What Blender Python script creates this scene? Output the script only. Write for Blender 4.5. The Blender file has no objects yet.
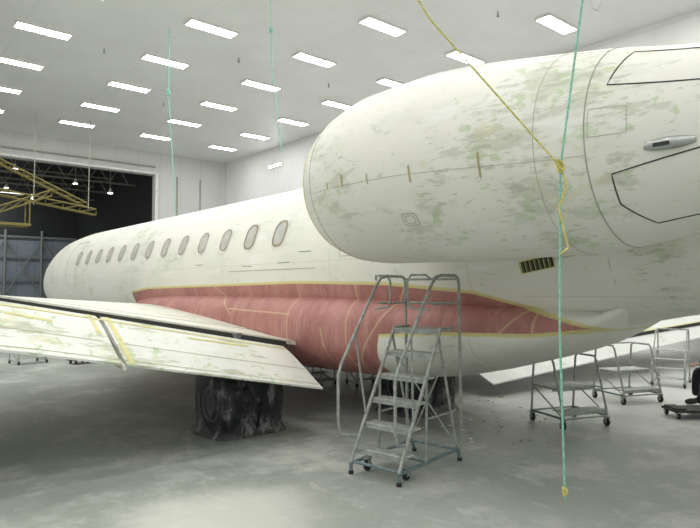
import bpy, math, random
from mathutils import Vector, Matrix
random.seed(7)
scene=bpy.context.scene
scene.view_settings.view_transform='Standard'
scene.view_settings.look='None'
XC=6.05

# ------------------------------------------------------------ materials
class NT:
    def __init__(s,name):
        s.m=bpy.data.materials.new(name); s.m.use_nodes=True
        s.t=s.m.node_tree; s.b=s.t.nodes['Principled BSDF']
    def n(s,ty,**k):
        x=s.t.nodes.new(ty)
        for a,b in k.items(): setattr(x,a,b)
        return x
    def l(s,a,b): s.t.links.new(a,b)
    def put(s,sock,v):
        if isinstance(v,bpy.types.NodeSocket): s.l(v,sock)
        else: sock.default_value=v
    def math(s,op,a,b=0.0,c=0.0,clamp=False):
        x=s.n('ShaderNodeMath',operation=op,use_clamp=clamp)
        s.put(x.inputs[0],a); s.put(x.inputs[1],b); s.put(x.inputs[2],c)
        return x.outputs[0]
    def vm(s,op,a,b=(0,0,0),scale=None):
        x=s.n('ShaderNodeVectorMath',operation=op)
        s.put(x.inputs[0],a); s.put(x.inputs[1],b)
        if scale is not None: s.put(x.inputs['Scale'],scale)
        return x.outputs['Value'] if op in('LENGTH','DOT_PRODUCT') else x.outputs['Vector']
    def obj(s): return s.n('ShaderNodeTexCoord').outputs['Object']
    def noise(s,vec,scale,detail=4,rough=.55,sc=(1,1,1),loc=(0,0,0),rot=0):
        mp=s.n('ShaderNodeMapping'); mp.inputs['Scale'].default_value=sc; mp.inputs['Location'].default_value=loc; mp.inputs['Rotation'].default_value=(0,0,rot); s.l(vec,mp.inputs['Vector'])
        x=s.n('ShaderNodeTexNoise'); x.inputs['Scale'].default_value=scale; x.inputs['Detail'].default_value=detail
        x.inputs['Roughness'].default_value=rough; s.l(mp.outputs[0],x.inputs['Vector']); return x.outputs['Fac']
    def ramp(s,f,lo,hi,a=0.0,b=1.0):
        x=s.n('ShaderNodeMapRange',interpolation_type='SMOOTHSTEP'); s.put(x.inputs[0],f)
        x.inputs[1].default_value=lo;x.inputs[2].default_value=hi;x.inputs[3].default_value=a;x.inputs[4].default_value=b
        return x.outputs[0]
    def mix(s,f,a,b):
        x=s.n('ShaderNodeMix',data_type='RGBA'); s.put(x.inputs[0],f)
        for i,v in((6,a),(7,b)):
            if isinstance(v,tuple): x.inputs[i].default_value=(*v,1)
            else: s.l(v,x.inputs[i])
        return x.outputs[2]
    def color(s,c):
        if isinstance(c,tuple): s.b.inputs['Base Color'].default_value=(*c,1)
        else: s.l(c,s.b.inputs['Base Color'])
    def bump(s,h,st=.3,d=.02):
        x=s.n('ShaderNodeBump'); x.inputs['Strength'].default_value=st; x.inputs['Distance'].default_value=d
        s.l(h,x.inputs['Height']); s.l(x.outputs[0],s.b.inputs['Normal'])
    def seg(s,P,y1,z1,y2,z2,w):
        L=math.hypot(y2-y1,z2-z1); dh=(0,(y2-y1)/L,(z2-z1)/L)
        q=s.vm('SUBTRACT',P,(0,y1,z1)); t=s.vm('DOT_PRODUCT',q,dh)
        t=s.math('MINIMUM',s.math('MAXIMUM',t,0.0),L)
        r=s.vm('SUBTRACT',q,s.vm('SCALE',dh,scale=t)); return s.math('LESS_THAN',s.vm('LENGTH',r),w)

def simple(name,c,rough=.6,metal=0,var=.12,scale=8):
    m=NT(name); o=m.obj(); f=m.noise(o,scale,5)
    m.color(m.mix(m.ramp(f,.3,.7),tuple(x*(1-var) for x in c),tuple(min(1,x*(1+var)) for x in c)))
    m.b.inputs['Roughness'].default_value=rough; m.b.inputs['Metallic'].default_value=metal
    return m.m

CREAM=(.78,.775,.70)
def plane_nodes(m,amt=.5,streak=(1,.35,1.2),base=CREAM,dots=1.0):
    o=m.obj()
    big=m.noise(o,.55,3)
    c=m.mix(m.ramp(big,.35,.7),base,tuple(x*y for x,y in zip(base,(.93,.945,.93))))
    reg=m.math('SUBTRACT',m.noise(o,1.1,3,.5),.5)
    def layer(c,scale,sc,loc,lo,hi,k,col,rw=.5,det=6,ro=.62):
        f=m.noise(o,scale,det,ro,sc,loc); f=m.math('ADD',f,m.math('MULTIPLY',reg,rw))
        return m.mix(m.math('MULTIPLY',m.ramp(f,lo,hi),k),c,col)
    s1=streak; h=.05*amt
    c=layer(c,2.6,s1,(0,0,0),.50,.70,.20+.22*amt,(.62,.63,.54),.7)
    c=layer(c,6,s1,(3,1,7),.625-h,.70-h,.22+.40*amt,(.47,.49,.37),.7,7,.68)
    c=layer(c,15,(s1[0],s1[1]*1.2,s1[2]*1.4),(9,4,2),.655-h*.6,.71-h*.6,.45,(.36,.38,.29),.6,5)
    c=layer(c,9,(1,.8,1.2),(21,5,11),.675-h,.72-h,(.45+.25*amt)*dots,(.45,.57,.33),.4,4)
    c=layer(c,5.5,(1,.6,1.2),(2,15,31),.665-h,.72-h,.38*dots,(.66,.63,.38),.35,4)
    c=layer(c,4,(s1[0],s1[1]*.7,s1[2]),(5,5,5),.54,.72,.6,(.86,.86,.82),.2)
    m.b.inputs['Roughness'].default_value=.45
    return o,c
def plane_mat(name,amt,**k):
    m=NT(name); o,c=plane_nodes(m,amt,**k); m.color(c); return m.m

def fuselage_mat():
    m=NT('sanded_skin_with_red_masking'); o,c=plane_nodes(m,.2,dots=.6)
    sp=m.n('ShaderNodeSeparateXYZ'); m.l(o,sp.inputs[0]); Y=sp.outputs[1]; Z=sp.outputs[2]
    for y in (3.9,6.0,8.85,12.9,17.6,19.6):
        line=m.math('LESS_THAN',m.math('ABSOLUTE',m.math('SUBTRACT',Y,y)),.008)
        c=m.mix(m.math('MULTIPLY',line,.4),c,(.5,.5,.40))
    P=m.vm('MULTIPLY',o,(0,1,1))
    for s_ in ((3.2,2.05,20,2.05),(6,2.85,20,2.85),(3,2.6,6,2.75),(2,1.62,3.4,1.62)):
        c=m.mix(m.math('MULTIPLY',m.seg(P,*s_,.005),.4),c,(.5,.5,.40))
    def curve(pts):
        fc=m.n('ShaderNodeFloatCurve'); cv=fc.mapping.curves[0]
        pp=[(y/16,z/2) for y,z in pts]
        cv.points[0].location=pp[0]; cv.points[-1].location=pp[-1]
        for p in pp[1:-1]: cv.points.new(*p)
        for p in cv.points: p.handle_type='VECTOR'
        fc.mapping.update(); m.l(m.math('DIVIDE',Y,16.0),fc.inputs['Value'])
        return m.math('MULTIPLY',fc.outputs[0],2.0)
    top=curve([(0,1.3),(2.75,1.30),(3.1,1.42),(3.9,1.66),(5,1.75),(6.7,1.78),(12,1.70),(12.9,1.63),(16,1.6)])
    bot=curve([(0,1.34),(2.75,1.31),(3.3,1.24),(4.2,1.22),(5.0,1.16),(5.12,.6),(5.2,.02),(16,.02)])
    inr=m.math('MULTIPLY',m.math('GREATER_THAN',Y,2.8),m.math('LESS_THAN',Y,13.0))
    mask=m.math('MULTIPLY',inr,m.math('MULTIPLY',m.math('LESS_THAN',Z,top),m.math('GREATER_THAN',Z,bot)))
    rn=m.noise(o,2.2,6,.65,(1,1,.6)); red=m.mix(m.ramp(rn,.32,.68),(.37,.15,.13),(.48,.22,.19))
    fold=m.noise(o,6,5,.7,(1,1.4,.3)); red=m.mix(m.math('MULTIPLY',m.ramp(fold,.53,.63),.35),red,(.58,.32,.28))
    red=m.mix(m.math('MULTIPLY',m.ramp(fold,.44,.36),.3),red,(.28,.11,.095))
    segs=[(6.75,1.78,6.7,.4),(5.55,1.78,5.5,.5),(4.75,1.7,5.5,.62),(6.7,1.35,8.4,1.38),(3.25,1.55,3.3,1.2),
          (9.2,1.75,8.3,1.3),(3.6,1.25,3.35,1.5),(5.8,.5,6.0,1.2)]
    for s_ in segs: red=m.mix(m.math('MULTIPLY',m.seg(P,*s_,.011),.7),red,(.62,.44,.26))
    c=m.mix(mask,c,red)
    for e in (top,bot):
        tp=m.math('LESS_THAN',m.math('ABSOLUTE',m.math('SUBTRACT',Z,e)),.020)
        c=m.mix(m.math('MULTIPLY',m.math('MULTIPLY',tp,inr),.9),c,(.70,.64,.27))
    m.color(c)
    m.bump(m.math('MULTIPLY',fold,mask),.7,.06)
    return m.m

M_fus=fuselage_mat()
M_nac=plane_mat('sanded_nacelle_skin',.75,streak=(1,.45,1.5))
M_wing=plane_mat('sanded_wing_skin',.9,streak=(.45,1,1))
M_flap=plane_mat('sanded_flap_skin',1.6,streak=(.30,1.3,1.3),base=(.78,.79,.74))
M_fw=plane_mat('sanded_far_wing_skin',.0,base=(.70,.71,.68),dots=0)
M_tape=simple('yellow_masking_tape',(.66,.62,.28),.6)
M_tan=simple('tan_tape',(.42,.38,.20),.7)
M_line=simple('panel_joint',(.36,.36,.29),.7)
M_dark=simple('dark_gap',(.03,.032,.027),.8)
M_win=simple('masked_window',(.47,.47,.43),.5)
M_winf=simple('window_outline_tape',(.31,.26,.15),.6)
M_black=simple('black_rubber',(.02,.02,.022),.65)
M_tire=simple('dark_tire',(.018,.020,.023),.7,scale=14)
M_hub=simple('grey_wheel_hub',(.17,.18,.19),.5)
M_metal=simple('brushed_metal',(.42,.43,.42),.35,.8)
M_grey=simple('ladder_dusty_steel',(.33,.35,.32),.55,.1,.25,20)
M_tread=simple('ladder_tread_dusty',(.44,.46,.42),.8,0,.25,20)
M_teal=simple('teal_base_paint',(.14,.20,.21),.6,0,.25,20)
M_ropeg=simple('green_rope_fibre',(.25,.55,.42),.8,0,.25,60)
M_ropey=simple('yellow_rope_fibre',(.58,.54,.16),.8,0,.25,60)
M_vent=simple('vent_olive',(.10,.13,.05),.6)
M_yel=simple('crane_yellow',(.20,.165,.045),.6)
M_lip=simple('red_paint',(.25,.04,.04),.5)
M_white=simple('painted_white_metal',(.75,.75,.72),.5)

def plastic_mat():
    m=NT('plastic_sheet'); o=m.obj(); f=m.noise(o,8,6,.7,(1,1,.4))
    m.color(m.mix(m.ramp(f,.50,.64),(.022,.024,.027),(.22,.23,.22))); m.b.inputs['Roughness'].default_value=.22
    m.l(m.ramp(f,.38,.62,.30,.80),m.b.inputs['Alpha']); m.bump(f,.8,.05); return m.m
M_plastic=plastic_mat()

# ------------------------------------------------------------ mesh builder
class B:
    def __init__(s): s.v=[];s.f=[];s.mi=[];s.mats=[]
    def mat(s,m):
        if m not in s.mats: s.mats.append(m)
        return s.mats.index(m)
    def add(s,vs,fs,m):
        o=len(s.v); s.v+= [tuple(v) for v in vs]; k=s.mat(m)
        for f in fs: s.f.append(tuple(i+o for i in f)); s.mi.append(k)
    def box(s,c,size,m,R=None):
        hx,hy,hz=[q/2 for q in size]
        vs=[Vector((x,y,z)) for x in(-hx,hx) for y in(-hy,hy) for z in(-hz,hz)]
        if R is not None: vs=[R@v for v in vs]
        c=Vector(c); vs=[v+c for v in vs]
        s.add(vs,[(0,1,3,2),(4,6,7,5),(0,4,5,1),(2,3,7,6),(0,2,6,4),(1,5,7,3)],m)
    def tube(s,pts,r,m,n=8,closed=False):
        pts=[Vector(p) for p in pts]; N=len(pts); rs=r if isinstance(r,(list,tuple)) else [r]*N
        vs=[];prev=None
        for i,p in enumerate(pts):
            if closed: t=pts[(i+1)%N]-pts[i-1]
            else: t=pts[min(i+1,N-1)]-pts[max(i-1,0)]
            t.normalize()
            if prev is None:
                a=Vector((0,0,1)) if abs(t.z)<.9 else Vector((1,0,0)); u=t.cross(a).normalized()
            else:
                u=prev-t*prev.dot(t); u.normalize()
            w=t.cross(u); prev=u
            for k in range(n):
                a=2*math.pi*k/n; vs.append(p+(u*math.cos(a)+w*math.sin(a))*rs[i])
        fs=[]
        for i in range(N if closed else N-1):
            j=(i+1)%N
            for k in range(n): fs.append((i*n+k,i*n+(k+1)%n,j*n+(k+1)%n,j*n+k))
        if not closed: fs+=[tuple(range(n))[::-1],tuple((N-1)*n+k for k in range(n))]
        s.add(vs,fs,m)
    def loft(s,rings,m,cap=True,closed=True):
        n=len(rings[0]); vs=[p for r in rings for p in r]; fs=[]
        for i in range(len(rings)-1):
            for k in range(n if closed else n-1):
                fs.append((i*n+k,i*n+(k+1)%n,(i+1)*n+(k+1)%n,(i+1)*n+k))
        if cap: fs+=[tuple(range(n))[::-1],tuple((len(rings)-1)*n+k for k in range(n))]
        s.add(vs,fs,m)
    def revolve(s,c,axis,prof,m,n=28):
        ax=Vector(axis).normalized(); a=Vector((0,0,1)) if abs(ax.z)<.9 else Vector((1,0,0))
        u=ax.cross(a).normalized(); w=ax.cross(u); c=Vector(c)
        s.loft([[c+ax*t+(u*math.cos(2*math.pi*k/n)+w*math.sin(2*math.pi*k/n))*max(r,.0005) for k in range(n)] for t,r in prof],m)
    def obj(s,name,parent=None,smooth=True,ang=35,mw=None):
        me=bpy.data.meshes.new(name); me.from_pydata(s.v,[],s.f); me.update()
        for m in s.mats: me.materials.append(m)
        me.polygons.foreach_set('material_index',s.mi)
        o=bpy.data.objects.new(name,me); scene.collection.objects.link(o)
        import bmesh
        bm=bmesh.new(); bm.from_mesh(me); bmesh.ops.recalc_face_normals(bm,faces=bm.faces)
        for e in bm.edges:
            if len(e.link_faces)==2: e.smooth = e.calc_face_angle(0)<math.radians(ang)
        for f in bm.faces: f.smooth=smooth
        bm.to_mesh(me); bm.free()
        if mw is not None: o.matrix_world=mw
        if parent: o.parent=parent
        return o
def empty(name,mw=None):
    e=bpy.data.objects.new(name,None); scene.collection.objects.link(e)
    e.empty_display_size=.2
    if mw is not None: e.matrix_world=mw
    return e
def catmull(st,y):
    if y<=st[0][0]: return st[0][1:]
    if y>=st[-1][0]: return st[-1][1:]
    for i in range(len(st)-1):
        if st[i][0]<=y<=st[i+1][0]: break
    p1,p2=st[i],st[i+1]; p0=st[max(i-1,0)]; p3=st[min(i+2,len(st)-1)]
    h=p2[0]-p1[0]; t=(y-p1[0])/h; out=[]
    for k in range(1,len(p1)):
        d1=(p2[k]-p1[k])/h
        a=(p1[k]-p0[k])/(p1[0]-p0[0]) if p1[0]>p0[0] else d1
        c=(p3[k]-p2[k])/(p3[0]-p2[0]) if p3[0]>p2[0] else d1
        m1=0 if a*d1<=0 else 2*a*d1/(a+d1); m2=0 if c*d1<=0 else 2*c*d1/(c+d1)
        out.append((2*t**3-3*t*t+1)*p1[k]+(t**3-2*t*t+t)*h*m1+(-2*t**3+3*t*t)*p2[k]+(t**3-t*t)*h*m2)
    return out
def c2w(r,d,z=0): return (.644*d+.765*r,.765*d-.644*r,z)

# ------------------------------------------------------------ airplane
plane=empty('business_jet_airplane')
FS=[(-4.2,.06,2.93,3.05),(-3.5,.25,2.7,3.2),(-2,.52,2.3,3.3),(0,.8,1.85,3.36),(2.1,1.02,1.47,3.375),(3.2,1.17,1.22,3.375),(3.93,1.25,.98,3.375),
    (4.7,1.31,.76,3.375),(5.8,1.345,.685,3.375),(8,1.345,.685,3.375),(18,1.345,.685,3.375),(19.8,1.27,.72,3.30),(21.3,1.08,.84,3.05),(22.7,.78,1.0,2.6),(23.6,.45,1.22,2.2),(24.05,.18,1.42,1.88),(24.15,.02,1.58,1.66)]
def fus(Y,th,off=0):
    rx,b,t=catmull(FS,Y); rz=(t-b)/2; return Vector((XC-(rx+off)*math.cos(th),Y,(t+b)/2+(rz+off)*math.sin(th)))
b=B(); ys=[-4.2,-4,-3.7,-3.5,-3]+[ -2.5+i*.33 for i in range(26)]+[6+i*.5 for i in range(25)]+[18.3+i*.3 for i in range(18)]+[23.6,23.75,23.9,24.0,24.08,24.12,24.15]
b.loft([[fus(y,2*math.pi*k/64) for k in range(64)] for y in ys],M_fus)
b.obj('fuselage',plane)
FA=[(2.6,.55,1.45,1.58),(2.8,.72,1.30,1.50),(3.2,.97,1.08,1.56),(4.0,1.22,.82,1.66),(4.7,1.37,.64,1.72),(5.4,1.46,.56,1.75),(6.5,1.5,.52,1.76),(10,1.5,.5,1.75),(12,1.40,.58,1.72),(12.8,1.3,.65,1.66),(13.6,1.0,.75,1.5)]
b=B(); rings=[]
for i in range(56):
    y=2.6+i*.2; hw,bt,tp=catmull(FA,y); zc=(bt+tp)/2;hz=(tp-bt)/2; r=[]
    for k in range(56):
        a=2*math.pi*k/56; ca,sa=math.cos(a),math.sin(a); e=.72
        r.append((XC-hw*math.copysign(abs(ca)**e,ca),y,zc+hz*math.copysign(abs(sa)**e,sa)))
    rings.append(r)
b.loft(rings,M_fus); b.obj('wing_body_fairing',plane)
b=B()
def surf_patch(b,fn,Y0,th0,w,h,rr,off,mat,n=7,r0=1.345,ring=None):
    pts=[]
    for cx,cy,a0 in((w/2-rr,h/2-rr,0),(-w/2+rr,h/2-rr,90),(-w/2+rr,-h/2+rr,180),(w/2-rr,-h/2+rr,270)):
        for k in range(n):
            a=math.radians(a0+90*k/(n-1)); pts.append((cx+rr*math.cos(a),cy+rr*math.sin(a)))
    if ring:
        sx,sy=(w-2*ring)/w,(h-2*ring)/h
        b.loft([[fn(Y0+x,th0+y/r0,off) for x,y in pts],[fn(Y0+x*sx,th0+y*sy/r0,off) for x,y in pts]],mat,cap=False)
    else:
        rs=[[fn(Y0+x*s,th0+y*s/r0,off) for x,y in pts] for s in(1,.66,.33,.02)]
        b.loft(rs,mat)
for i in range(13):
    y=7.25+.806*i; big=.03 if i<2 else 0
    surf_patch(b,fus,y,.348,.25+big,.36+big,.11,.006,M_win)
    surf_patch(b,fus,y,.348,.28+big,.39+big,.13,.010,M_winf,ring=.022+big*.35)
    surf_patch(b,fus,y,.348,.34+big,.46+big,.15,.004,M_white)
b.obj('cabin_windows',plane)
b=B()
def path(fn,pts,r,m,off=.002,closed=False,sub=6):
    P=[];N=len(pts)
    for i in range(N if closed else N-1):
        a=pts[i];c=pts[(i+1)%N]
        for k in range(sub): t=k/sub; P.append(fn(a[0]+(c[0]-a[0])*t,a[1]+(c[1]-a[1])*t,off))
    if not closed: P.append(fn(*pts[-1],off))
    b.tube(P,r,m,6,closed)
path(fus,[(17.0,-.2),(17.0,.75),(17.9,.75),(17.9,-.2)],.007,M_line)
path(fus,[(6.3,-.05),(8.6,-.05)],.004,M_line)
path(fus,[(4.6,.05),(5.8,.05),(5.8,.4),(4.6,.4)],.003,M_line,closed=True)
path(fus,[(2.1,-.35),(3.0,-.35)],.003,M_line)
path(fus,[(2.55,-.7),(2.5,.6)],.003,M_line)
for y,t in((6.4,.12),(6.9,.02),(9.5,.05),(7.9,.0)): path(fus,[(y,t),(y+.28,t)],.004,M_vent)
b.obj('fuselage_seams',plane)
b=B(); surf_patch(b,fus,3.17,-.36,.345,.135,.015,.004,M_tape,r0=1.1)
surf_patch(b,fus,3.17,-.36,.32,.11,.01,.008,M_dark,r0=1.1)
for k in range(7):
    y=3.035+k*.045; path(fus,[(y,-.405),(y,-.315)],.008,M_vent,off=.012)
    path(fus,[(y+.014,-.405),(y+.014,-.315)],.004,M_tape,off=.014)
b.obj('louver_vent',plane)

NP=[(.5,.36,2.555),(.8,.44,2.56),(1.3,.535,2.57),(1.83,.645,2.585),(2.3,.70,2.62),(2.75,.74,2.655),(3.2,.765,2.68),(3.8,.765,2.685),(4.15,.725,2.67),(4.33,.675,2.665),(4.42,.63,2.66),(4.46,.585,2.66)]
def nac(Y,th,off=0,xn=3.8):
    r,zc=catmull(NP,Y); r+=off; return Vector((xn-r*math.cos(th),Y,zc+r*math.sin(th)))
for nm,xn in(('engine_nacelle_left',3.8),('engine_nacelle_right',2*XC-3.8)):
    b=B(); N=64; ys=[.5+.08*i for i in range(46)]+[4.15,4.2,4.25,4.3,4.34,4.38,4.41,4.435,4.45,4.46]
    rings=[[nac(y,2*math.pi*k/N,0,xn) for k in range(N)] for y in ys]
    b.loft(rings,M_nac,cap=False)
    def inn(y,r): return [Vector((xn-r*math.cos(2*math.pi*k/N),y,2.66+r*math.sin(2*math.pi*k/N))) for k in range(N)]
    b.loft([inn(4.46,.585),inn(4.45,.55),inn(4.38,.52),inn(4.0,.50),inn(3.4,.52)],M_metal,cap=False)
    b.loft([inn(3.4,.52),inn(3.4,.15),inn(3.6,.10),inn(3.72,.005)],M_dark,cap=False)
    b.loft([[p+Vector((0,0,-.10)) for p in inn(y,r)] for y,r in((.5,.36),(.52,.33),(1.0,.33))],M_metal,cap=False)
    b.loft([[p+Vector((0,0,-.10)) for p in inn(y,r)] for y,r in((1.0,.33),(.6,.22),(.3,.12),(.05,.01))],M_metal,cap=False)
    sgn=1 if xn<XC else -1; prs=[]
    for x,zl,c0,c1 in((xn+sgn*.55,2.62,1.3,4.0),(XC-sgn*.95,2.5,1.0,4.3)):
        r=[]
        for k in range(24):
            a=2*math.pi*k/24; r.append((x,(c0+c1)/2+(c1-c0)/2*math.cos(a),zl+.16*math.sin(a)))
        prs.append(r)
    b.loft(prs,M_nac)
    b.obj(nm,plane)
b=B(); D=math.radians
def nring(y,r,m): b.tube([nac(y,2*math.pi*k/72,.0) for k in range(72)],r,m,6,True)
nring(4.22,.003,M_line); nring(1.72,.004,M_line); nring(2.02,.002,M_line)
nring(4.43,.009,M_tape)
path(nac,[(1.72,D(-12)),(4.2,D(-12))],.0016,M_line,off=0,sub=20)
path(nac,[(1.72,D(62)),(4.2,D(62))],.002,M_line,off=0,sub=20)
path(nac,[(1.6,D(-24)),(1.6,D(-42)),(1.47,D(-62)),(1.0,D(-62)),(.7,D(-60)),(.7,D(-18)),(1.1,D(-16))],.0042,M_dark,off=0,closed=True)
path(nac,[(1.62,D(26)),(1.56,D(56)),(.8,D(56)),(.8,D(22))],.0042,M_dark,off=0,closed=True)
path(nac,[(1.70,D(12)),(1.70,D(-3)),(1.50,D(-3)),(1.50,D(12))],.0015,M_line,off=0,closed=True)
for y,t,h in((3.92,-10,4),(3.72,-9,7),(3.42,-11,6),(2.98,-12,9),(2.40,-11,13)):
    path(nac,[(y,D(t-h/2)),(y,D(t+h/2))],.010 if h>6 else .008,M_tan,off=-.003)
surf_patch(b,nac,3.1,D(-38),.15,.11,.03,.003,M_line,r0=.75,ring=.006)
surf_patch(b,nac,3.1,D(-38),.10,.07,.03,.003,M_line,r0=.75,ring=.005)
b.obj('nacelle_panel_lines',plane)
b=B()
rs=[]
for i in range(12):
    t=i/11; y=1.42-.24*t; w=.034*math.sin(math.pi*min(1,.12+t*.8))**.6; h=.03*math.sin(math.pi*(.08+.84*t))
    c=nac(y,D(-12)); rs.append([c+Vector((-h*math.sin(math.pi*k/10)-.001,0,w*math.cos(math.pi*k/10))) for k in range(11)])
b.loft(rs,M_metal,cap=True,closed=False)
c=nac(1.33,D(-12),.031); b.box(c,(.01,.08,.02),M_dark)
b.obj('air_scoop',plane)

def foil(x,yl,zl,yt,zt,th,n=18,blunt=.0,vert=False):
    up=[];lo=[]
    for i in range(n+1):
        t=(1-math.cos(math.pi*i/n))/2
        hh=th*(1.4845*math.sqrt(t)-.63*t-1.758*t*t+1.4215*t**3-.5075*t**4)
        hh=max(hh,blunt*t); y=yl+(yt-yl)*t; z=zl+(zt-zl)*t
        up.append((y,z+hh)); lo.append((y,z-hh*.75))
    pts=up+lo[::-1][0:-1]
    return [(x,y,z) for y,z in pts]
b=B(); rr=[]
for z,y0,y1,t in((3.1,1.7,-2.6,.3),(4.2,.7,-2.9,.25),(6.3,-1.2,-3.6,.18)):
    rr.append([(XC+(q[2]),q[1],z) for q in foil(0,y0,0,y1,0,t)])
b.loft(rr,M_nac); b.obj('tail_fin',plane)
b=B(); b.loft([foil(XC+dx,y0,6.35,y1,6.35,t) for dx,y0,y1,t in((-4,-3.2,-4.2,.08),(0,-1.1,-3.6,.16),(4,-3.2,-4.2,.08))],M_nac); b.obj('tailplane',plane)

b=B()
W=[(5.0,12.8,1.30,6.55,.90,.26),(4.4,12.4,1.34,6.52,1.00,.24),(1.0,10.6,1.58,6.38,1.62,.13),(-4.4,8.2,2.35,5.6,2.42,.08)]
WS=[]
for i in range(len(W)-1):
    for k in range(6):
        t=k/6; WS.append([W[i][j]+(W[i+1][j]-W[i][j])*t for j in range(6)])
WS.append(W[-1])
b.loft([foil(x,yl,zl,yt,zt,th,blunt=.03) for x,yl,zl,yt,zt,th in WS],M_wing)
b.obj('left_wing',plane)
def lerpW(x,W):
    for i in range(len(W)-1):
        if W[i][0]>=x>=W[i+1][0]:
            t=(x-W[i][0])/(W[i+1][0]-W[i][0]); return [W[i][j]+(W[i+1][j]-W[i][j])*t for j in range(len(W[0]))]
    return list(W[-1])
F=[(4.32,6.50,.95,5.62,.52,.075),(1.0,6.36,1.60,5.6,1.19,.07),(-4.4,5.55,2.40,4.95,2.1,.05)]
def flap(x0,x1,Fx=F,mat=M_flap):
    b=B(); rs=[]
    for k in range(7):
        x=x0+(x1-x0)*k/6; q=lerpW(x,Fx); rs.append(foil(x,q[1],q[2],q[3],q[4],q[5],blunt=.012))
    b.loft(rs,mat)
    return b
b=flap(4.32,2.02); b.obj('inner_flap',plane)
b=flap(1.97,-4.4); b.obj('outer_flap',plane)
b=B()
def flap_pt(x,t,off):
    q=lerpW(x,F); th=q[5]; hh=max(th*(1.4845*math.sqrt(t)-.63*t-1.758*t*t+1.4215*t**3-.5075*t**4),.012*t)
    return Vector((x,q[1]+(q[3]-q[1])*t,q[2]+(q[4]-q[2])*t+hh+off))
def fstrip(p,q,w,m,n=14,axis='x'):
    A=[]
    for k in range(n+1):
        t=k/n; x=p[0]+(q[0]-p[0])*t; s=p[1]+(q[1]-p[1])*t
        if axis=='x': A.append([flap_pt(x,max(0,s-w),.004),flap_pt(x,min(1,s+w),.004)])
        else: A.append([flap_pt(x-w,s,.004),flap_pt(x+w,s,.004)])
    b.loft(A,m,cap=False,closed=False)
fstrip((4.3,.14),(-4,.14),.02,M_tape)
fstrip((4.3,.93),(-4,.93),.005,M_tan)
fstrip((4.3,.62),(2.1,.62),.004,M_tan); fstrip((1.9,.62),(-4,.62),.004,M_tan)
fstrip((2.08,.02),(2.08,.98),.025,M_tape,axis='y'); fstrip((1.90,.02),(1.90,.5),.02,M_tape,axis='y')
fstrip((2.9,.27),(3.7,.24),.022,M_tape); fstrip((1.5,.36),(1.1,.33),.022,M_tape)
A=[]
for k in range(30):
    x=4.4-8.7*k/29; q=lerpW(x,W); A.append([(x,q[3]-.004,q[4]+.01),(x,q[3]-.02,q[4]-.05)])
b.loft(A,M_dark,cap=False,closed=False)
A=[]
for k in range(30):
    x=4.3-8.5*k/29; q=lerpW(x,W); A.append([(x,q[3]+.50,q[4]+.5*(q[2]-q[4])/(q[1]-q[3])+q[5]*.29+.012),(x,q[3]+.46,q[4]+.46*(q[2]-q[4])/(q[1]-q[3])+q[5]*.27+.013)])
b.loft(A,M_dark,cap=False,closed=False)
A=[]
for k in range(30):
    x=4.3-8.5*k/29; q=lerpW(x,W); A.append([(x,q[3]+.03,q[4]+.035),(x,q[3]-.005,q[4]+.034)])
b.loft(A,M_tape,cap=False,closed=False)
b.obj('flap_tape_and_slot',plane)
b=B()
for x in(2.0,-1.6):
    L=[]
    for i in range(10):
        t=i/9; y=8.2-2.6*t; z=lerpW(x,W)[4]-.18-.30*t*t; r=.09*math.sin(math.pi*(.06+.9*t))**.6
        L.append([(x+r*.6*math.cos(2*math.pi*k/14),y,z+r*math.sin(2*math.pi*k/14)) for k in range(14)])
    b.loft(L,M_wing)
b.obj('flap_track_fairings',plane)
# right wing (far)
W2=[(7.1,12.8,.80,6.4,.52,.18),(7.7,12.4,.76,6.25,.47,.15),(17.1,6.4,.93,5.0,1.04,.05)]
b=B(); W2s=[W2[0]]+[[W2[1][j]+(W2[2][j]-W2[1][j])*k/8 for j in range(6)] for k in range(9)]
b.loft([foil(*q[:6],blunt=.025) for q in W2s],M_fw)
b.obj('right_wing',plane)
b=B(); F2=[(7.75,6.20,.40,5.75,.20,.045),(17.0,4.97,.99,4.65,.86,.03)]
b.loft([foil(*[F2[0][j]+(F2[1][j]-F2[0][j])*k/8 for j in range(6)],blunt=.012) for k in range(9)],M_fw)
A=[];A2=[]
for k in range(9):
    q=[W2[1][j]+(W2[2][j]-W2[1][j])*k/8 for j in range(6)]; A.append([(q[0],q[3]-.004,q[4]+.03),(q[0],q[3]-.01,q[4]-.04)])
    A2.append([(q[0],q[3]+.02,q[4]+.032),(q[0],q[3]+.09,q[4]+.040)])
b.loft(A,M_dark,cap=False,closed=False); b.loft(A2,M_tape,cap=False,closed=False)
b.obj('right_flap',plane)

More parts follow.
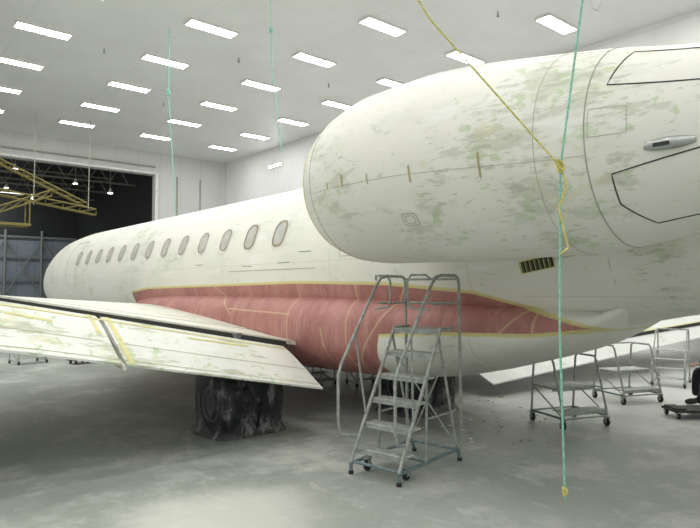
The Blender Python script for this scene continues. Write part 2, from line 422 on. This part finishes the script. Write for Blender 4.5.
def gear(cx,cy,r,w,sp,top,nm,cover=True):
    b=B()
    for sx in(-sp,sp):
        prof=[(-w/2,r*.55),(-w/2,r*.8),(-w*.42,r*.93),(-w*.25,r),(0,r),(w*.25,r),(w*.42,r*.93),(w/2,r*.8),(w/2,r*.55)]
        b.revolve((cx+sx,cy,r),(1,0,0),prof,M_tire,32)
        b.revolve((cx+sx,cy,r),(1,0,0),[(-w/2-.012,r*.12),(-w/2-.012,r*.3),(-w/2+.01,r*.36),(-w/2-.008,r*.60),(w/2+.008,r*.60),(w/2-.01,r*.36),(w/2+.012,r*.3),(w/2+.012,r*.12)],M_hub,28)
    b.tube([(cx-sp,cy,r),(cx+sp,cy,r)],.05,M_metal,12)
    b.tube([(cx,cy,r),(cx,cy+.12,r+.45),(cx,cy+.12,top)],[.06,.06,.09],M_hub,14)
    b.tube([(cx,cy,r+.05),(cx,cy+.35,r+.25),(cx,cy+.2,r+.6)],.035,M_metal,10)
    b.obj(nm,plane)
    if cover:
        b=B(); rs=[]; rnd=random.Random(cx)
        ph=[rnd.uniform(0,6) for _ in range(8)]
        for i in range(18):
            t=i/17; z=.004+(2*r+.08)*t
            ring=[]
            for k in range(90):
                a=2*math.pi*k/90; e=.42
                f=1-.6*max(0,(t-.84)/.16)**1.4
                wr=1+.018*math.sin(9*a+ph[0]+3*t)+.015*math.sin(17*a+ph[1]-5*t)+.010*math.sin(27*a+9*t)+.012*math.sin(5*a+8*t+ph[2])+(.12*(1-t*8) if t<.125 else 0)
                X=(sp+w/2+.07)*math.copysign(abs(math.cos(a))**e,math.cos(a))*f*wr
                Yy=(r+.05)*math.copysign(abs(math.sin(a))**e,math.sin(a))*f*wr*(1-.12*abs(t-.5))
                ring.append((cx+X,cy+Yy,z))
            rs.append(ring)
        b.loft(rs,M_plastic,cap=False)
        b.obj(nm+'_plastic_cover',plane,ang=60)
gear(3.66,6.42,.35,.26,.24,1.15,'main_gear_left')
gear(6.15,5.85,.37,.26,.24,.9,'main_gear_right')
gear(6.05,20,.22,.14,.13,.9,'nose_gear',False)

# ------------------------------------------------------------ rolling ladder
def Rz(a): return Matrix.Rotation(a,4,'Z')
def place(r,d,ang): x,y,_=c2w(r,d); return Matrix.Translation((x,y,0))@Rz(ang)
def caster(b,x,y,r=.05,m=M_grey):
    b.revolve((x,y,r),(1,0,0),[(-.015,r*.3),(-.015,r*.9),(-.01,r),(.01,r),(.015,r*.9),(.015,r*.3)],M_black,16)
    b.box((x,y+.0,r*2+.012),(.06,.06,.012),m)
    for s in(-1,1): b.box((x+s*.024,y,r*1.45),(.006,.04,r*1.3),m)
b=B(); Wd=.60
n=6
for i in range(n):
    z=.215*(i+1); y=.06+.115*i
    dep=.15 if i<n-1 else .30
    b.box((Wd/2,y+dep/2,z),(Wd-.06,dep,.012),M_tread)
    b.box((Wd/2,y+.004,z-.02),(Wd-.06,.008,.04),M_grey)
    for k in range(7): b.box((Wd/2,y+.02+k*(dep-.03)/6,z+.009),(Wd-.10,.006,.005),M_grey)
for x in(.03,Wd-.03):
    b.tube([(x,-.02,.10),(x,.03,.20),(x,.66,1.31),(x,.90,1.31)],.016,M_grey,10)
    xo=-.02 if x<.3 else Wd+.02
    rail=[(x,.06,.33),(xo,-.10,.36),(xo,-.14,.48),(xo,-.14,.90),(xo,-.10,1.0),(xo,.42,1.72),(xo,.50,1.80),(xo,.60,1.82),(xo,.85,1.82),(xo,.90,1.80),(xo,.92,1.74),(xo,.95,.12)]
    b.tube(rail,.0145,M_grey,10)
    b.tube([(xo,.10,1.28),(x,.20,.50)],.010,M_grey,8)
    b.tube([(xo,.45,1.55),(xo,.93,1.55)],.011,M_grey,8)
    b.tube([(x,-.02,.10),(x,.96,.12)],.016,M_teal,10)
    b.tube([(x,.95,.12),(x,.62,1.25)],.013,M_grey,10)
    b.tube([(x,.40,.11),(x,.42,.88)],.012,M_grey,8)
    b.tube([(x,.42,.5),(x,.93,.5)],.010,M_grey,8)
    b.tube([(x,-.02,.11),(x,-.02,.012)],.017,M_teal,10); b.revolve((x,-.02,0),(0,0,1),[(0,.024),(.03,.024),(.035,.018)],M_black,12)
    b.tube([(x,.96,.13),(x,1.0,.012)],.017,M_teal,10); b.revolve((x,1.0,0),(0,0,1),[(0,.024),(.03,.024)],M_black,12)
    caster(b,x+(.05 if x<.3 else -.05),.16)
    s=1 if x<.3 else -1
    b.tube([(xo,.40,1.50),(xo+s*.05,.36,1.50),(xo+s*.20,.36,1.52),(xo+s*.22,.36,1.60),(xo+s*.22,.36,1.76),(xo+s*.18,.36,1.82),(xo+s*.03,.38,1.82),(xo,.42,1.78)],.010,M_grey,8)
b.tube([(.03,.0,.11),(Wd-.03,.0,.11)],.014,M_teal,8); b.tube([(.03,.95,.12),(Wd-.03,.95,.12)],.014,M_teal,8)
b.tube([(-.02,.92,1.79),(Wd+.02,.92,1.79)],.013,M_grey,8); b.tube([(-.02,.93,1.55),(Wd+.02,.93,1.55)],.011,M_grey,8)
b.tube([(.03,.95,.15),(Wd-.03,.72,1.0)],.009,M_grey,8); b.tube([(Wd-.03,.95,.15),(.03,.72,1.0)],.009,M_grey,8)
b.tube([(.03,.45,.10),(Wd-.03,.45,.10)],.013,M_teal,8)
b.obj('rolling_ladder',mw=place(0,5.6,math.radians(-80.6)))

def stand(nm,mw,w=.75,dp=.6,h=.85,decks=((.0,.2,.20),(.2,.35,.46))):
    b=B(); r=.014
    for x in(0,w):
        b.tube([(x,-.02,.12),(x,.16,h*.93),(x,.20,h),(x,dp-.10,h),(x,dp-.06,h*.95),(x,dp,.12)],r,M_grey,8)
        b.tube([(x,-.02,.13),(x,dp,.13)],r,M_teal,8)
        b.tube([(x,.09,h*.55),(x,dp-.02,h*.55)],.010,M_grey,8)
        b.tube([(x,.02,.15),(x,dp-.02,h*.55)],.009,M_grey,8)
        for y in(.0,dp-.02): caster(b,x,y,.05)
    for y,dd,z in decks:
        b.box((w/2,y+dd/2,z),(w-.02,dd,.014),M_tread); b.box((w/2,y,z-.02),(w-.02,.008,.04),M_grey)
    for y,z in((-.02,.13),(dp,.13),(dp-.07,h)): b.tube([(0,y,z),(w,y,z)],.012,M_grey,8)
    return b.obj(nm,mw=mw)
stand('step_platform',place(2.55,7.25,math.radians(-20)),.66,.60,.84)
stand('step_platform',place(3.98,8.80,math.radians(-22)),.68,.62,.84)
def stair(nm,mw,h=.95,n=4,w=.55):
    b=B()
    for i in range(n):
        z=h*.62*(i+1)/n; b.box((w/2,.14*i+.1,z),(w,.18,.015),M_tread)
    L=.14*n+.1
    for x in(0,w):
        b.tube([(x,0,.08),(x,L,h*.62)],.014,M_grey,8); b.tube([(x,0,.35),(x,L-.1,h),(x,L+.1,h),(x,L+.12,.06)],.013,M_grey,8)
        b.tube([(x,0,.35),(x,0,.06)],.013,M_grey,8); b.tube([(x,0,.07),(x,L+.12,.07)],.013,M_grey,8)
        caster(b,x,0,.035); caster(b,x,L+.12,.035)
    b.tube([(0,L+.1,h),(w,L+.1,h)],.013,M_grey,8)
    return b.obj(nm,mw=mw)
stair('step_stool',place(5.25,10.5,math.radians(-75)),.95,4,.5)
stair('step_stool',place(-7.3,13.3,math.radians(10)),.42,2,.6)
stair('step_stool',place(.12,10.3,math.radians(-20)),.40,2,.5)
stair('step_stool',place(-.50,10.3,math.radians(15)),.34,2,.4)
b=B(); b.box((0,0,.17),(.42,.32,.16),M_black); b.tube([(-.19,.14,.24),(-.19,.14,.34),(.19,.14,.34),(.19,.14,.24)],.012,M_grey,8)
for x in(-.15,.15):
    for y in(-.1,.1): caster(b,x,y,.035)
b.obj('tool_cart',mw=place(-6.1,13.6,.3))

b=B(); b.box((.3,.2,.10),(.62,.36,.03),M_black); b.box((.08,.2,.125),(.14,.3,.02),M_dark)
b.tube([(0,.03,.10),(0,.37,.10),(.6,.37,.10),(.6,.03,.10)],.014,M_black,8,True)
for x in(.04,.56):
    for y in(.05,.35): caster(b,x,y,.036)
b.obj('mechanic_creeper',mw=place(4.22,7.80,math.radians(-40)))

# ------------------------------------------------------------ seated worker
M_cloth=simple('black_work_clothes',(.012,.012,.016),.85); M_skin=simple('skin',(.50,.30,.21),.5,0,.05); M_hair=simple('dark_hair',(.03,.02,.015),.7)
wk=empty('seated_worker')
def skin(nm,verts,edges,rad,mat,root=0,lv=2):
    me=bpy.data.meshes.new(nm); me.from_pydata([Vector(v) for v in verts],edges,[]); me.materials.append(mat)
    o=bpy.data.objects.new(nm,me); scene.collection.objects.link(o)
    md=o.modifiers.new('Skin','SKIN'); md.use_smooth_shade=True
    for i,r in enumerate(rad):
        me.skin_vertices[0].data[i].radius=(r,r) if not isinstance(r,tuple) else r
    me.skin_vertices[0].data[root].use_root=True
    s=o.modifiers.new('Sub','SUBSURF'); s.levels=lv; s.render_levels=lv
    o.parent=wk; return o
def cw(r,d,z): return Vector(c2w(r,d,z))
dx=-.09
V=[cw(5.46+dx,8.55,.48),cw(5.48+dx,8.56,.68),cw(5.46+dx,8.55,.90),cw(5.42+dx,8.54,.99),
   cw(5.40+dx,8.38,.93),cw(5.26+dx,8.26,.70),cw(5.14+dx,8.28,.60),
   cw(5.44+dx,8.72,.93),cw(5.31+dx,8.82,.70),cw(5.16+dx,8.72,.60),
   cw(5.42+dx,8.45,.46),cw(5.06+dx,8.30,.50),cw(4.94+dx,8.27,.30),cw(4.84+dx,8.25,.12),
   cw(5.42+dx,8.66,.46),cw(5.14+dx,8.78,.50),cw(5.14+dx,8.82,.32),cw(5.14+dx,8.84,.12)]
E=[(0,1),(1,2),(2,3),(2,4),(4,5),(5,6),(2,7),(7,8),(8,9),(0,10),(10,11),(11,12),(12,13),(0,14),(14,15),(15,16),(16,17)]
R=[.14,.13,.15,.06,.065,.05,.036,.065,.05,.036,.10,.075,.062,.05,.10,.075,.062,.05]
skin('body_clothes',V,E,R,M_cloth)
for i,(a,side) in enumerate(((V[13],-1),(V[17],1))):
    skin('shoe_%d'%(i+1),[a+Vector((0,0,-.02)),a+cw(.02,.0,-.068),a+cw(-.10,-.02,-.07),a+cw(-.17,-.03,-.08)],[(0,1),(1,2),(2,3)],[.045,.05,.046,.036],M_black)
hc=cw(5.37+dx,8.52,1.15)
skin('head',[V[3]+Vector((0,0,-.02)),cw(5.40+dx,8.53,1.06),hc,cw(5.39+dx,8.525,1.22)],[(0,1),(1,2),(2,3)],[.055,.055,.095,.075],M_skin)
b=B(); f=cw(-1,-.05,0).normalized(); sd=Vector((-f.y,f.x,0)); up=Vector((0,0,1))
b.tube([hc+f*.085+up*.02,hc+f*.115-up*.02,hc+f*.09-up*.03],[.008,.014,.01],M_skin)
for s in(-1,1):
    b.revolve(hc+f*.084+sd*s*.033+up*.02,f,[(-.01,.012),(0,.011),(.004,.003)],M_dark,12)
    b.tube([hc+sd*s*.088+up*.03,hc+sd*s*.10,hc+sd*s*.088-up*.03],[.012,.016,.01],M_skin)
b.tube([hc+f*.086-up*.055-sd*.025,hc+f*.092-up*.055,hc+f*.086-up*.055+sd*.025],.005,M_lip)
b.obj('face',wk)
skin('hair',[hc-f*.03+up*.03,hc+up*.075,hc+f*.05+up*.07],[(0,1),(1,2)],[.095,.075,.045],M_hair)
for i,(w_,base) in enumerate(((V[6],-1),(V[9],1))):
    pv=[w_,w_+f*.05,w_+f*.09]; skin('palm_%d'%(i+1),pv,[(0,1),(1,2)],[.028,(.038,.018),(.036,.014)],M_skin)
    for k in range(4):
        o=sd*(k-1.5)*.019; L=[.07,.08,.075,.06][k]
        p=w_+f*.085+o; skin('finger_%d_%d'%(i+1,k+1),[p,p+f*L*.45-up*.006,p+f*L*.75-up*.025,p+f*L*.85-up*.045],[(0,1),(1,2),(2,3)],[.009,.009,.008,.007],M_skin,lv=1)
    p=w_+f*.03+sd*base*-.03; skin('thumb_%d'%(i+1),[p,p+f*.03-sd*base*.02,p+f*.055-sd*base*.022-up*.012],[(0,1),(1,2)],[.011,.010,.008],M_skin,lv=1)
b=B(); c=cw(5.48+dx,8.56,0)
b.revolve(c+up*.30,(0,0,1),[(0,.17),(.05,.18),(.06,.15)],M_black,24); b.tube([c+up*.10,c+up*.31],.025,M_metal,12)
for k in range(5):
    a=k*2*math.pi/5; e=c+Vector((.20*math.cos(a),.20*math.sin(a),0)); b.tube([c+up*.12,e+up*.09],.014,M_metal,8); caster(b,e.x,e.y,.035)
b.obj('rolling_stool')

# ------------------------------------------------------------ ropes
H=9.15; XW=17.3; YE=32.0
def rope(nm,pts,r,m,knots=(),km=None,sub=8):
    P=[Vector(p) for p in pts]; Q=[]
    for i in range(len(P)-1):
        for k in range(sub):
            t=k/sub; p=P[i].lerp(P[i+1],t); Q.append(p)
    Q.append(P[-1]); b=B(); b.tube(Q,r,m,8)
    for kp,kr in knots:
        for j in range(3): b.tube([Vector(kp)+Vector((kr*math.cos(a*.7+j),kr*math.sin(a*.7+j)*.8,kr*math.sin(a*.7*1.3)*1.2+(j-1)*kr*.5)) for a in range(10)],r*1.1,km or m,6,False)
    return b.obj(nm)
k0=cw(1.06,3.0,2.31)
rope('green_hanging_rope',[cw(1.9,3.0,H),cw(1.19,3.0,3.2),k0,cw(1.045,3.0,1.5),cw(1.06,3.0,.66)],.0055,M_ropeg,[(cw(1.06,3,.70),.011),(k0,.014)],M_ropey)
rope('yellow_hanging_rope',[cw(-3.0,3.6,H),cw(.42,3.08,3.1),k0,cw(1.085,2.985,2.22),cw(1.045,2.985,2.1),cw(1.07,2.985,1.98),cw(1.09,2.985,1.90),cw(1.05,2.985,1.87)],.005,M_ropey,[(k0,.02)],M_ropey,sub=5)
rope('green_hanging_rope',[cw(-5.2,17,H),cw(-5.2,17,7.2),cw(-4.95,17,3.8)],.016,M_ropeg,[(cw(-5.2,17,7.3),.05)])
rope('green_hanging_rope',[cw(-1.9,14,H),cw(-1.85,14,7.0),cw(-1.6,14,4.9)],.012,M_ropeg,[(cw(-1.87,14,7.8),.04)])
rope('grey_hanging_cable',[cw(5.3,10,H),cw(4.2,10,6.4),cw(4.1,9.95,6.42),cw(3.6,10,H)],.006,M_line)

# ------------------------------------------------------------ hangar
def wallmat(nm,c,lines=None,rough=.5):
    m=NT(nm); o=m.obj(); f=m.noise(o,.5,4); col=m.mix(m.ramp(f,.3,.7),tuple(x*.93 for x in c),c)
    if lines:
        sp=m.n('ShaderNodeSeparateXYZ'); m.l(o,sp.inputs[0])
        for ax,p,w,k in lines:
            q=m.math('FRACT',m.math('DIVIDE',m.math('ADD',sp.outputs[ax],100.0*p),p)); col=m.mix(m.math('MULTIPLY',m.math('LESS_THAN',q,w/p),k),col,tuple(x*.45 for x in c))
    m.color(col); m.b.inputs['Roughness'].default_value=rough; return m.m
M_ceil=wallmat('white_ceiling_panels',(.76,.77,.76),[(0,3.65,.03,.2),(1,6.5,.03,.15)],.45)
M_wallw=wallmat('white_wall_panels',(.86,.865,.85),[(1,1.2,.02,.18),(2,3.0,.03,.2)])
M_walle=wallmat('end_wall_panels',(.64,.65,.63),[(0,1.2,.025,.35)])
M_far=wallmat('blue_grey_cladding',(.40,.44,.49),[(0,1.5,.06,.6)])
M_bay=wallmat('dark_bay',(.05,.053,.05),[(0,2,.1,.4)])
def floor_mat():
    m=NT('dusty_concrete_floor_with_haze'); o=m.obj()
    a=m.noise(o,.28,5,.6); c=m.mix(m.ramp(a,.38,.64),(.29,.315,.285),(.40,.42,.385))
    d=m.noise(o,.9,8,.74); c=m.mix(m.math('MULTIPLY',m.ramp(d,.48,.62),.6),c,(.57,.58,.54))
    e=m.noise(o,.8,6,.7,(1,.3,1),(0,0,0),.5); c=m.mix(m.math('MULTIPLY',m.ramp(e,.53,.66),.4),c,(.23,.25,.225))
    g=m.noise(o,6,8,.85); c=m.mix(m.math('MULTIPLY',m.ramp(g,.54,.66),.4),c,(.65,.655,.62))
    g2=m.noise(o,4,8,.85,(1,1,1),(4,9,0)); c=m.mix(m.math('MULTIPLY',m.ramp(g2,.57,.67),.35),c,(.21,.23,.205))
    h=m.noise(o,6,3,.5,(1,.35,1),(2,2,0),-.8); hm=m.ramp(m.noise(o,.5,2),.45,.6)
    c=m.mix(m.math('MULTIPLY',m.math('MULTIPLY',m.ramp(h,.60,.66),hm),.4),c,(.58,.59,.55))
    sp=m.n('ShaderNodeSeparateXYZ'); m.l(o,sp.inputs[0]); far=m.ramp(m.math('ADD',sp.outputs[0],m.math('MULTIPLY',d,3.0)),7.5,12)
    c=m.mix(m.math('MULTIPLY',far,.6),c,(.64,.645,.62))  # white haze painted into the floor colour towards the far side
    q=m.vm('LENGTH',m.vm('MULTIPLY',m.vm('SUBTRACT',o,(2.15,4.05,0)),(1.0,1.25,0)))
    q=m.math('ADD',q,m.math('MULTIPLY',m.noise(o,2.5,7,.75),.8))
    c=m.mix(m.ramp(q,.85,1.45,.6,0),c,(.68,.68,.61))
    m.color(c); m.l(m.ramp(a,.3,.7,.38,.6),m.b.inputs['Roughness']); m.bump(g,.15,.01); return m.m
def slab(nm,x0,x1,y0,y1,z0,z1,m):
    b=B(); b.box(((x0+x1)/2,(y0+y1)/2,(z0+z1)/2),(x1-x0,y1-y0,z1-z0),m); return b.obj(nm,smooth=False)
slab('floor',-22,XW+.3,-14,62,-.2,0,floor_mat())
slab('ceiling',-22,XW+.3,-6,YE+.3,H,H+.2,M_ceil)
slab('wall_right',XW,XW+.3,-14,YE+.3,0,H,M_wallw)
ob=B()
ob.box(((12.9+XW)/2,YE+.15,H/2),(XW-12.9,.3,H),M_walle)
ob.box(((-22+12.9)/2,YE+.15,(7.9+H)/2),(34.9,.3,H-7.9),M_walle)
ob.obj('wall_end',smooth=False)
ob=B(); ob.box((-4.5,YE-.15,7.95),(34.8,.25,.10),M_white); ob.box((-4.5,YE-.1,8.35),(34.8,.12,.06),M_line); ob.box((12.95,YE-.1,4.0),(.16,.2,8.0),M_white)
for x in (14.2,15.6): ob.box((x,YE-.04,4.0),(.06,.06,7.9),M_line)
ob.obj('trim_1',smooth=False)
slab('wall_bay_far',-22,XW+.3,61.7,62,0,6.4,M_far)
slab('wall_bay_upper',-22,XW+.3,61.6,61.9,6.4,12,M_bay)
slab('wall_bay_right',XW,XW+.3,YE+.3,61.7,0,12,M_bay)
slab('ceiling_bay',-22,XW+.3,YE+.3,61.7,11.6,11.8,M_bay)
ob=B()
for y in range(36,61,5):
    for z in (9.6,10.8): ob.box((-2,y,z),(38,.12,.12),M_line)
    for k in range(25): 
        x=-21+k*1.5; ob.tube([(x,y,9.6),(x+.75,y,10.8),(x+1.5,y,9.6)],.04,M_line,6)
for x in (-4,2,5,8,11,14): ob.tube([(x,61.3,0),(x,61.3,7)],.12,M_grey,6); ob.tube([(x,61.3,1),(x+3,61.3,6.2)],.06,M_grey,6); ob.tube([(x+3,61.3,1),(x,61.3,6.2)],.06,M_grey,6)
for z in(2.6,4.6,6.4): ob.box((0,61.3,z),(34,.15,.15),M_grey)
ob.obj('roof_truss',smooth=False)
def emis(nm,c,s):
    m=bpy.data.materials.new(nm); m.use_nodes=True; t=m.node_tree; t.nodes.remove(t.nodes['Principled BSDF'])
    e=t.nodes.new('ShaderNodeEmission'); e.inputs[0].default_value=(*c,1); e.inputs[1].default_value=s
    t.links.new(e.outputs[0],t.nodes['Material Output'].inputs[0]); return m
M_lamp=emis('fluorescent_glow',(1,.995,.97),27)
M_lamp2=emis('bay_lamp_glow',(1,.93,.8),10)
b=B(); b.box((0,0,-.032),(1.5,.46,.06),M_white)
b.add([(-.70,-.2,-.064),(.70,-.2,-.064),(.70,.2,-.064),(-.70,.2,-.064)],[(0,3,2,1)],M_lamp)
first=b.obj('ceiling_light',smooth=False)
xs=[4.2+3.65*k for k in range(-4,4)]; yy=[8.95+3.25*j for j in range(-4,7)]
k=0
for x in xs:
    for y in yy:
        if k==0: o=first
        else: o=bpy.data.objects.new('ceiling_light',first.data); scene.collection.objects.link(o)
        o.location=(x,y,H); k+=1
ob=B()
ob.box((XW-.04,26.6,8.15),(.08,1.3,.16),M_white); ob.box((XW-.085,26.6,8.15),(.012,1.2,.10),M_lamp)  # glowing strip added to stand for a glimmer reflected in the wall
ob.obj('wall_glimmer',smooth=False)
ob=B()
for x,y,z in((11,40,8.3),(12.5,38,7.6),(7.6,40,8.8),(9.3,52,9.4),(4,45,9),(0,40,9),(12,56,9.2)):
    ob.revolve((x,y,z),(0,0,1),[(0,.16),(.02,.17),(.2,.06),(.3,.05)],M_white,14); ob.revolve((x,y,z-.03),(0,0,1),[(0,.14),(.02,.14)],M_lamp2,14)
    ob.tube([(x,y,z+.28),(x,y,11.59)],.02,M_line,6)
ob.obj('bay_lamps')
al=bpy.data.lights.new('bay_fill','AREA'); al.shape='RECTANGLE'; al.size=20; al.size_y=1.5; al.energy=700; al.color=(.92,.96,1)  # fill light added to brighten the bay's far wall
a=bpy.data.objects.new('bay_fill_light',al); scene.collection.objects.link(a); a.location=(2,55.5,9.3); a.rotation_euler=(math.radians(35),0,0)
ob=B()
for x,y in((13.3,9.6),(9.6,17),(6,19),(13.3,17),(9.6,23)):
    ob.tube([(x,y,H-.003),(x,y,H-.12)],.02,M_grey,8); ob.revolve((x,y,H-.15),(0,0,1),[(0,.02),(.02,.05),(.04,.03)],M_grey,10)
ob.obj('sprinkler_heads')
ob=B()
def truss(p,q,w,n):
    p=Vector(p);q=Vector(q); u=Vector((0,0,w)); v=Vector((0,w,0))
    for o in(Vector(),u,v): ob.tube([p+o,q+o],.035,M_yel,6)
    for i in range(n):
        a=p.lerp(q,i/n);c=p.lerp(q,(i+1)/n); ob.tube([a,c+u,c],.02,M_yel,6); ob.tube([a+v,c+u],.02,M_yel,6)
truss((1.5,27.5,5.9),(8.6,28,5.0),.25,10)
truss((3.5,27,4.2),(6.6,27.4,5.6),.25,6)
truss((4.2,28.5,7.2),(8.2,28,5.3),.2,8)
for x in(3.2,6.0,8.2): ob.tube([(x,27.7,H-.003),(x,27.8,5.2)],.02,M_line,6)
ob.box((5.0,27.2,4.25),(1.4,.9,.10),M_yel)
for x in(4.35,5.65): ob.tube([(x,26.8,4.3),(x,26.8,5.2),(x,27.6,5.2),(x,27.6,4.3)],.025,M_yel,6)
ob.obj('overhead_lift_platform',smooth=False)

ob=B(); rnd=random.Random(3)
for i in range(60):
    r=rnd.uniform(.8,2.6); d=rnd.uniform(6.6,9.5); x,y,_=c2w(r,d); s=rnd.uniform(.015,.05); a=rnd.uniform(0,3)
    if abs(x-6.15)<.8 and abs(y-5.85)<.7: continue
    ob.box((x,y,.006),(s,s*.6,.008),M_tan if i%3 else M_white,Matrix.Rotation(a,3,'Z'))
ob.obj('paper_scraps',smooth=False)

w=bpy.data.worlds.new('World'); scene.world=w; w.use_nodes=True
w.node_tree.nodes['Background'].inputs[0].default_value=(.98,.985,1,1); w.node_tree.nodes['Background'].inputs[1].default_value=.75

cd=bpy.data.cameras.new('camera'); cam=bpy.data.objects.new('camera',cd); scene.collection.objects.link(cam)
cd.sensor_width=36; cd.lens=30.86; cam.location=(0,0,1.7)
cam.rotation_euler=(math.radians(90+2.29),0,math.radians(-40.1)); cd.clip_end=300
scene.camera=cam
